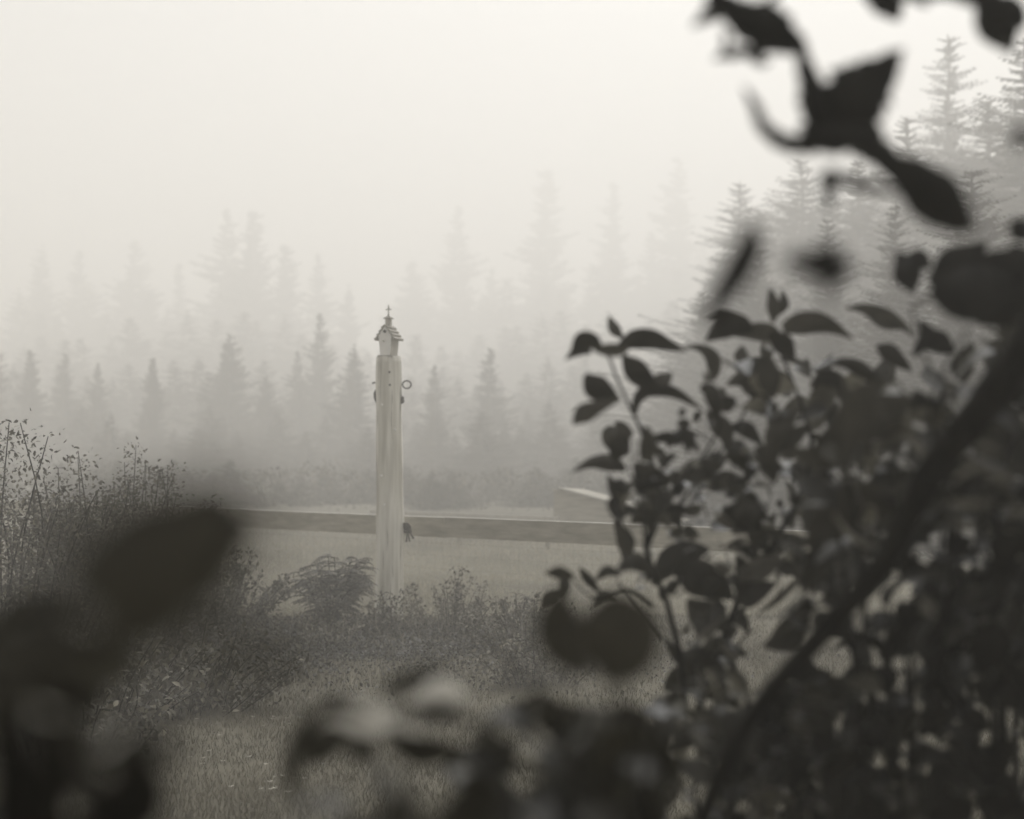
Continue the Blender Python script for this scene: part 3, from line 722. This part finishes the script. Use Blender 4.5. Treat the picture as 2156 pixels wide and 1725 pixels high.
    for i, l in enumerate(SH):  # light glints among the foliage painted as paler leaves
        mb = MB(); blade(mb, c5(l), D-.32+.03*(i % 3), .03, .2, roll=.6, seed=500+i); mb.build('leaf', M['leaf_sheen_paint'], e)
    for i, l in enumerate([c7(q) for q in L7]+[c5(q) for q in L5]):
        mb = MB(); d = D+r.uniform(-.28, .25); blade(mb, l, d, r.uniform(-.02, .04), r.uniform(.1, .5), roll=r.uniform(-.7, .7), seed=i+1)
        mb.build('leaf', M[('leaf', 'leaf_soft', 'leaf', 'leaf_mixed', 'leaf_soft')[(i*7) % 5 if i > 12 else (0, 1)[i % 2]]], e)
    mb = MB()
    dense = [(1320, 985), (1420, 950), (1600, 950), (1750, 900), (1850, 850), (1850, 1150), (1700, 1320), (1550, 1480), (1460, 1560), (1420, 1420), (1400, 1300), (1340, 1250), (1370, 1110), (1290, 1090)]
    scatter(mb, dense, 210, 2.8, 3.6, .058, r, gaps=1)
    scatter(mb, [(1480, 780), (1600, 760), (1680, 860), (1620, 1000), (1400, 1000), (1330, 900), (1420, 860)], 26, 2.8, 3.3, .045, r)
    scatter(mb, [(1480, 700), (1700, 720), (1870, 760), (1900, 900), (1860, 1200), (1700, 1300), (1560, 1250), (1500, 1000)], 85, 2.9, 3.6, .085, r)
    scatter(mb, [(1290, 985), (1400, 960), (1500, 990), (1480, 1100), (1320, 1090)], 40, 2.8, 3.3, .045, r)
    mb.build('foliage', M['leaf_mixed'], e)
main_shrub()

def dark_thicket(name, poly, n, d0, d1, ls, label, seed, m='leaf_dark', gaps=0, stems=(), up=1.2, group=None, cat='shrub'):
    r = random.Random(seed); cx = sum(p[0] for p in poly)/len(poly)
    e = empty(name, rect(cx, 0, (d0+d1)/2), label, cat, group)
    bot = max(p[1] for p in poly)
    for i in range(7):
        st = MB(); x = r.uniform(min(p[0] for p in poly)*.6+cx*.4, max(p[0] for p in poly)*.6+cx*.4); y0 = min(p[1] for p in poly)*.5+bot*.5
        stem_px(st, [(x, y0), (x+r.uniform(-30, 30), (y0+bot)/2), (x*.5+cx*.5, bot+200)], r.uniform(d0, d1), .002, .007)
        st.build('stem', M['bark_dark'], e)
    mb = MB(); scatter(mb, poly, n, d0, d1, ls, r, gaps=gaps, up=up); mb.build('foliage', M[m], e)
    return e
# right of the leaning trunk, bottom right and bottom middle
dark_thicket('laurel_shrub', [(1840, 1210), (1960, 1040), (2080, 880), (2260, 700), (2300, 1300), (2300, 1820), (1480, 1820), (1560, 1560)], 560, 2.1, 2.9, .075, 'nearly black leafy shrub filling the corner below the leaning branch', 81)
dark_thicket('laurel_shrub', [(1960, 1080), (2120, 860), (2300, 640), (2320, 1500), (1900, 1500)], 300, 2.4, 3.2, .08, 'dark shrub with glints painted as pale leaves behind the corner below the leaning branch', 82, gaps=3, m='leaf_mixed')
dark_thicket('laurel_shrub', [(1380, 1480), (1480, 1420), (1620, 1400), (1900, 1450), (2000, 1800), (1360, 1800)], 400, 2.1, 3.0, .06, 'dark low shrub under the broad leaved shrub, at the bottom of the leaning branch', 83, m='leaf_mixed')
dark_thicket('laurel_shrub', [(1640, 1260), (1740, 900), (1830, 840), (1990, 760), (2140, 620), (2200, 700), (1900, 1100), (1700, 1350)], 120, 2.2, 3.0, .08, 'dark shrub showing behind the upper side of the leaning branch', 84, gaps=5, m='leaf_mixed')

def leaning_branch():
    e = empty('leaning_branch', P(1500, 1725, 2.2), 'thick dark branch leaning from bottom middle up to the right edge', 'branch')
    mb = MB(); pts = [(1400, 1980), (1470, 1760), (1530, 1600), (1620, 1460), (1745, 1320), (1845, 1205), (1900, 1110), (1965, 985), (2050, 880), (2130, 780), (2220, 660), (2300, 520)]
    L = cr_interp([(x, y, 1.9) for x, y in pts], 40)
    mb.tube([P(*q) for q in L], [(.0105+.017*min(1.3, (i/30)**2))*(1+.06*math.sin(i*1.9)) for i in range(40)], 12, wob=.12); mb.build('limb', M['bark_dark'], e)
    for p, ra in (([(1985, 985), (1960, 880), (1990, 780), (2040, 690)], .008), ([(1740, 1335), (1700, 1230), (1720, 1130)], .006), ([(1850, 1205), (1990, 1180), (2120, 1090)], .007), ([(1625, 1470), (1760, 1500), (1850, 1600)], .006)):
        mb = MB(); stem_px(mb, p, 1.9, ra*.7, .002); mb.build('twig', M['bark_dark'], e)
    BL = [c7([(1540, 1000, 20), (1600, 800, 120), (1720, 700, 150), (1840, 610, 60)]), c5([(1250, 580, 12), (1340, 470, 90), (1470, 400, 100), (1590, 380, 60), (1660, 300, 8)]),
          c5([(1180, 170, 10), (1300, 200, 60), (1380, 120, 70), (1480, 60, 20)])]
    for i, l in enumerate(BL):
        mb = MB(); blade(mb, l, (2.35, 2.3, 2.4)[i], .05, .2, roll=.3, seed=200+i); mb.build('leaf', M['leaf_soft'], e)
leaning_branch()
def glints():  # glints on these leaves are painted by their pale colour
    e = empty('glint_twig', P(2060, 1100, 1.7), 'twig with curved leaves coloured pale for light glints, right of the leaning branch near the right edge', 'branch')
    mb = MB(); stem_px(mb, [(2300, 1180), (2120, 1100), (2040, 1060), (2010, 1000)], 1.72, .003, .0015); mb.build('stem', M['bark_dark'], e)
    for i, l in enumerate([[(1830, 385, 4), (1920, 402, 20), (2040, 385, 5)], [(1860, 300, 4), (1930, 250, 16), (2020, 215, 4)], [(1990, 262, 4), (2050, 280, 20), (2120, 305, 4)], [(1865, 480, 4), (1905, 490, 16), (1950, 488, 4)], [(1960, 160, 5), (2000, 155, 16), (2060, 190, 4)], [(2070, 440, 4), (2130, 430, 18), (2200, 440, 4)], [(1725, 790, 4), (1750, 830, 22), (1780, 875, 4)]]):
        mb = MB(); blade(mb, c5(l), 1.7, .03, .2, roll=.5, seed=600+i); mb.build('leaf', M['leaf_sheen_paint'], e)
glints()

def leaf_group(name, label, lines, ds, mats, stems, cat='branch', jag=0.0, group=None, base=None, folds=None, root_px=None):
    e = empty(name, base or P(*root_px), label, cat, group)
    for (pts, d, ra, rb) in stems:
        st = MB(); stem_px(st, pts, d, ra, rb); st.build('stem', M['bark_dark'], e)
    for i, l in enumerate(lines):
        mb = MB(); dd = ds[i] if isinstance(ds, (list, tuple)) else ds
        blade(mb, l, dd, .02, (folds[i] if folds else .3), jag=jag, n=26 if jag else 14, roll=rnd.uniform(-.4, .4), seed=300+i); mb.build('leaf', M[mats if isinstance(mats, str) else mats[i]], e)
    return e
# hanging branch with toothed leaves, upper right, 1.5 m ahead
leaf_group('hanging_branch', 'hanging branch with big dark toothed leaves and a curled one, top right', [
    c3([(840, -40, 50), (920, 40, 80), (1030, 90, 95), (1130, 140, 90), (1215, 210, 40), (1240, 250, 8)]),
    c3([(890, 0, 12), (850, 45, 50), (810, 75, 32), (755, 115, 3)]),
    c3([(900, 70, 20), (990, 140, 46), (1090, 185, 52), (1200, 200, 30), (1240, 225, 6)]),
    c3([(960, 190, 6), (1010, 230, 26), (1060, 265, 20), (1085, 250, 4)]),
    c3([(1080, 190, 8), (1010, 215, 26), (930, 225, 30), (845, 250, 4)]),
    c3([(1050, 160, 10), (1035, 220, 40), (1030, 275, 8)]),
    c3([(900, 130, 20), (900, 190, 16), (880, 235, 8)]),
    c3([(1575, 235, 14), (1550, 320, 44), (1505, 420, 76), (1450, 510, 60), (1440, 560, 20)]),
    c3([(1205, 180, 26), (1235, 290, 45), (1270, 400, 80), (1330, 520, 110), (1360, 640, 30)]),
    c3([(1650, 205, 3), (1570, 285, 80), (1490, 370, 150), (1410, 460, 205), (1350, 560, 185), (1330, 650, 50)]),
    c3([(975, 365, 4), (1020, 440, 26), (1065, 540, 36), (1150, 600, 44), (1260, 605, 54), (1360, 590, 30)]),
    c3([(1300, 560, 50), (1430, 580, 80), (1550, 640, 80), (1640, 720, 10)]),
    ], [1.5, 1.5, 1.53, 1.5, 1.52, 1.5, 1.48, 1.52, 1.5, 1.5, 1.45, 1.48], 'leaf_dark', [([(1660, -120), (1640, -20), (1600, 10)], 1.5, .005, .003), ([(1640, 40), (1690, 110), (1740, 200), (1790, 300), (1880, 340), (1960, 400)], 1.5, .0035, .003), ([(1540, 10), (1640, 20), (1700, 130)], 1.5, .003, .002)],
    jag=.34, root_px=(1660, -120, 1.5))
leaf_group('hanging_branch', 'long oval dark leaf with a small ragged one, hanging below the big toothed leaves', [
    c3([(1530, 680, 30), (1660, 730, 90), (1780, 830, 125), (1880, 920, 80), (1960, 960, 4)]),
    c3([(1600, 800, 8), (1540, 790, 26), (1460, 770, 26), (1380, 740, 24)]),
    c3([(1400, 740, 20), (1330, 750, 44), (1290, 770, 12)]),
    c3([(1340, 740, 24), (1335, 810, 38), (1345, 870, 14), (1340, 895, 3)]),
    ], [1.4, 1.3, 1.3, 1.3], 'leaf_dark', [([(1880, 340), (1900, 380), (1950, 460)], 1.42, .003, .002), ([(1740, 380), (1830, 400), (1900, 400)], 1.35, .002, .003)], jag=.1, root_px=(1880, 340, 1.42))
leaf_group('overhanging_twig', 'dark leaves of a twig hanging in from the top right corner', [
    c3([(1480, -30, 20), (1560, 20, 50), (1610, 85, 6)]), c3([(1500, -30, 20), (1600, -10, 40), (1620, 60, 24), (1615, 90, 5)]),
    c3([(1660, -40, 10), (1720, 0, 26), (1755, 25, 3)]), c3([(1840, -10, 10), (1920, 0, 26), (2000, 20, 20), (2060, 30, 10)]),
    c3([(1960, -40, 40), (2030, 40, 80), (2075, 120, 70), (2100, 235, 6)]), c3([(1960, 10, 10), (2000, 120, 50), (2080, 200, 20)]),
    c3([(2080, -20, 20), (2130, 40, 40), (2170, 100, 6)]), c3([(2050, 0, 20), (2110, 60, 40), (2160, 120, 10)]),
    ], 1.6, 'leaf_dark', [([(1780, -60), (1850, -14), (2000, -10), (2260, -60)], 1.62, .003, .005)], jag=.14, root_px=(2260, -60, 1.6))
# dark leaves at the right edge, two metres ahead
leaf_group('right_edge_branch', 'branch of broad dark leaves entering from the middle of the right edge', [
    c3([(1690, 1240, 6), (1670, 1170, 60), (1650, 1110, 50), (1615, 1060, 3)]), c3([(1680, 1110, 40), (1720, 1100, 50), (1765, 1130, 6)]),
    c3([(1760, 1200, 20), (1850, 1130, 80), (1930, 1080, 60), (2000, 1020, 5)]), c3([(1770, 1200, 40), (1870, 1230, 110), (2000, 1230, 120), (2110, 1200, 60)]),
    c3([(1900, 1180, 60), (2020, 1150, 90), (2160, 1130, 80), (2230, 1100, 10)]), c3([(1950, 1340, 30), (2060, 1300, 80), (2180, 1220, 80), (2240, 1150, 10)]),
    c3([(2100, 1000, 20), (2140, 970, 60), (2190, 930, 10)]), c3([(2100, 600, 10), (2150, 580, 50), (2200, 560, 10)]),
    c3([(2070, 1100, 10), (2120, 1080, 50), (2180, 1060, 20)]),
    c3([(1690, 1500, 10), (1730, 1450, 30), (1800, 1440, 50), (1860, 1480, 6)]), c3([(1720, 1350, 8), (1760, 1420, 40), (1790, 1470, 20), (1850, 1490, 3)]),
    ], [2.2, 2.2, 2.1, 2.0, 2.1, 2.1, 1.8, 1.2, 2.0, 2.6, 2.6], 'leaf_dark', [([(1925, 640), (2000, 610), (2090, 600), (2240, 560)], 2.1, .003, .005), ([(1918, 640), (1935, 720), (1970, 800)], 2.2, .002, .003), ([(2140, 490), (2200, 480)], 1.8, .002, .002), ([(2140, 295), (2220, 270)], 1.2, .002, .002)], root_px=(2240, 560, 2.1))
# blurred leaves close to the lens above the shrub
leaf_group('near_twig', 'very blurred long drooping leaf over the top of the shrub', [
    c3([(995, 940, 20), (1005, 1030, 60), (940, 1160, 62), (870, 1270, 46), (805, 1380, 12)])], 1.05, 'leaf_dark', [([(1600, 1500), (1580, 1200), (1585, 700), (1580, 470)], 1.07, .0008, .0007)], cat='leaf', root_px=(1600, 1500, 1.07))
leaf_group('near_twig', 'very blurred dark round leaf pair floating above the shrub', [
    c3([(1150, 1085, 20), (1220, 1110, 52), (1300, 1120, 40)]), c3([(1250, 1070, 30), (1330, 1110, 95), (1400, 1120, 60), (1430, 1100, 10)]), c3([(1290, 1110, 20), (1330, 1170, 50), (1330, 1240, 8)])],
    1.0, 'leaf_dark', [([(1740, 600), (1745, 760), (1750, 1000)], 1.02, .0008, .0008)], cat='leaf', root_px=(1750, 1000, 1.02))
# two big blurred round leaves left of the shrub foot
leaf_group('near_leaf_pair', 'two big round blurred leaves hanging side by side left of the shrub foot', [
    c5([(215, 760, 30), (195, 860, 90), (215, 970, 105), (280, 1070, 60), (330, 1110, 8)]),
    c5([(430, 770, 40), (440, 850, 150), (455, 960, 175), (430, 1080, 130), (400, 1150, 10)])], [1.15, 1.1], ['leaf_soft', 'leaf_soft'],
    [([(1290, 1240), (1300, 1400), (1340, 1600), (1360, 1900)], 1.15, .0018, .003), ([(1190, 1240), (1240, 1350), (1300, 1500)], 1.17, .001, .0015)], cat='leaf', root_px=(1360, 1900, 1.15))
# leaf cluster at bottom middle, .9 m ahead
leaf_group('near_leaf_spray', 'blurred spray of drooping leaves with one pale leaf, bottom middle', [
    c4([(1560, 1300, 12), (1450, 1270, 26), (1340, 1290, 30), (1260, 1400, 44), (1230, 1530, 40), (1245, 1660, 4)]),
    c4([(1590, 1180, 8), (1660, 1170, 40), (1760, 1130, 40), (1900, 1090, 4)]),
    c4([(1370, 1260, 5), (1410, 1220, 26), (1420, 1170, 5)]),
    c4([(1640, 1300, 6), (1740, 1270, 22), (1860, 1275, 42), (1990, 1310, 6)]),
    c4([(1730, 1230, 6), (1860, 1190, 62), (1975, 1220, 8)]),
    c4([(1310, 1300, 8), (1450, 1290, 50), (1570, 1300, 76), (1700, 1290, 8)]),
    c4([(1560, 1340, 6), (1520, 1420, 50), (1480, 1490, 20), (1470, 1510, 4)]),
    c4([(1600, 1330, 6), (1700, 1400, 60), (1800, 1440, 66), (1990, 1430, 5)]),
    c4([(1560, 1320, 6), (1440, 1360, 50), (1350, 1430, 60), (1300, 1500, 5)]),
    c4([(1620, 1330, 4), (1720, 1345, 16), (1800, 1370, 3)]),
    ], [1.15, 1.15, 1.2, 1.15, 1.22, 1.16, 1.2, 1.25, 1.3, 1.15], ['leaf', 'leaf', 'leaf', 'leaf_dark', 'leaf_pale', 'leaf_pale', 'leaf', 'leaf', 'leaf', 'leaf_pale'],
    [([(780, 1510), (790, 1600), (800, 1720), (800, 1950)], 1.2, .002, .003)], root_px=(800, 1950, 1.2))
# out of focus masses at the bottom
leaf_group('near_leaf_cluster', 'huge soft dark leaf very close to the lens, over the brambles at left', [
    c4([(330, 640, 60), (600, 540, 160), (860, 455, 130), (1020, 400, 40)]),
    c4([(340, 640, 60), (640, 620, 190), (900, 590, 170), (1070, 600, 40)]),
    c4([(620, 520, 60), (850, 500, 190), (1040, 470, 120), (1090, 440, 30)]),
    c4([(280, 720, 60), (560, 740, 170), (860, 700, 140), (1020, 660, 20)]),
    c4([(1100, 470, 150), (900, 500, 220), (700, 560, 220), (420, 620, 190), (220, 680, 60)]),
    c4([(900, 600, 40), (760, 740, 140), (560, 860, 150), (380, 900, 50)]),
    ], [.52, .50, .56, .54, .32, .42], ['leaf_dark', 'leaf_dark', 'leaf_dark', 'leaf_soft', 'leaf_soft', 'leaf_soft'], [([(200, 1200), (130, 1300), (60, 1500), (0, 1900)], .66, .0015, .0025)], cat='leaf', root_px=(0, 1900, .66))
leaf_group('near_stem_leaves', 'soft dark sloping leaves crossing the lower left, close to the lens', [
    c4([(-60, 930, 60), (140, 960, 80), (380, 1000, 80), (600, 990, 50), (800, 950, 10)]),
    c4([(-60, 1180, 60), (60, 1140, 80), (200, 1130, 80), (420, 1120, 50), (560, 1080, 10)]),
    c4([(560, 940, 20), (800, 950, 38), (1100, 970, 40), (1450, 1000, 10)]),
    c4([(800, 950, 20), (960, 1040, 60), (1120, 1140, 60), (1280, 1240, 10)]),
    c4([(-80, 1300, 20), (0, 1200, 90), (40, 1000, 100), (40, 900, 20)]),
    ], [.46, .46, .42, .36, .46], ['leaf_soft', 'leaf_soft', 'leaf', 'leaf', 'leaf_soft'], [([(-60, 1420), (-30, 1600), (-40, 1900)], .5, .002, .003)], cat='leaf', root_px=(-40, 1900, .5))
leaf_group('near_curled_leaves', 'cluster of curled dark leaves with highlights painted as pale rims in the bottom left corner', [
    c4([(180, 1420, 20), (240, 1480, 70), (350, 1580, 90), (480, 1640, 60), (560, 1660, 10)]),
    c4([(560, 1250, 6), (560, 1330, 30), (500, 1400, 36), (430, 1440, 6)]),
    c4([(790, 1330, 5), (740, 1400, 40), (640, 1440, 50), (560, 1480, 60), (480, 1560, 20)]),
    c4([(600, 1480, 30), (620, 1570, 90), (580, 1680, 120), (520, 1800, 60)]),
    c4([(330, 1480, 4), (400, 1560, 12), (480, 1520, 4)]),
    c4([(480, 1300, 20), (530, 1380, 60), (540, 1470, 60), (480, 1560, 20)]),
    c4([(200, 1380, 20), (300, 1380, 70), (420, 1440, 60), (480, 1500, 10)]),
    c4([(120, 1240, 4), (190, 1275, 12), (270, 1290, 4)]),
    c4([(400, 1430, 3), (470, 1400, 14), (545, 1330, 3)]),
    c4([(600, 1430, 3), (640, 1420, 12), (700, 1390, 3)]),
    c4([(330, 1620, 30), (440, 1700, 100), (420, 1820, 90), (400, 1900, 20)]),
    ], [.72, .75, .72, .74, .7, .76, .76, .66, .70, .7, .74], ['leaf_dark', 'leaf_soft', 'leaf_dark', 'leaf_dark', 'leaf_sheen_paint', 'leaf_soft', 'leaf_soft', 'leaf_pale', 'leaf_pale', 'leaf_sheen_paint', 'leaf_dark'],  # narrow pale blades are painted highlights on the curled leaves
    [([(250, 1600), (240, 1750), (230, 1950)], .74, .003, .004)], cat='leaf', root_px=(230, 1950, .74))
dark_thicket('near_shrub', [(-60, 1290), (120, 1300), (200, 1380), (130, 1480), (-60, 1560)], 26, .75, .95, .06, 'dark blurred foliage at the lower left edge above the curled leaves', 91, m='leaf_mixed')
dark_thicket('near_shrub', [(1000, 1560), (1080, 1470), (1250, 1500), (1370, 1510), (1400, 1620), (1370, 1820), (920, 1820), (960, 1700)], 110, 1.1, 1.6, .06, 'dark blurred foliage along the bottom, right of the spray with the pale leaf', 92, m='leaf')
dark_thicket('near_shrub', [(640, 1690), (900, 1640), (1000, 1700), (1000, 1820), (640, 1820)], 10, .9, 1.2, .05, 'low blurred foliage at the bottom under the spray with the pale leaf', 93, m='leaf')
dark_thicket('near_shrub', [(-60, 1560), (200, 1700), (330, 1820), (-60, 1820)], 10, .9, 1.1, .05, 'blurred leaves in the very corner at bottom left, under the curled ones', 94, m='leaf_mixed')
# ------------------------------------------------------------------ haze
def haze():
    mb = MB(); mb.box((0, 200, 20.5), 900, 600, 45)
    m = bpy.data.materials.new('haze'); m.use_nodes = True; n = m.node_tree.nodes; n.remove(n['Principled BSDF'])
    v = n.new('ShaderNodeVolumePrincipled'); v.inputs['Color'].default_value = (.991, .969, .926, 1); v.inputs['Density'].default_value = HAZE_DENSITY
    v.inputs['Anisotropy'].default_value = .38
    m.node_tree.links.new(v.outputs[0], n['Material Output'].inputs['Volume'])
    tag(mb.build('haze', m, smooth=False), 'pale even fog filling the field and hiding the far trees', 'fog', kind='stuff')
haze()
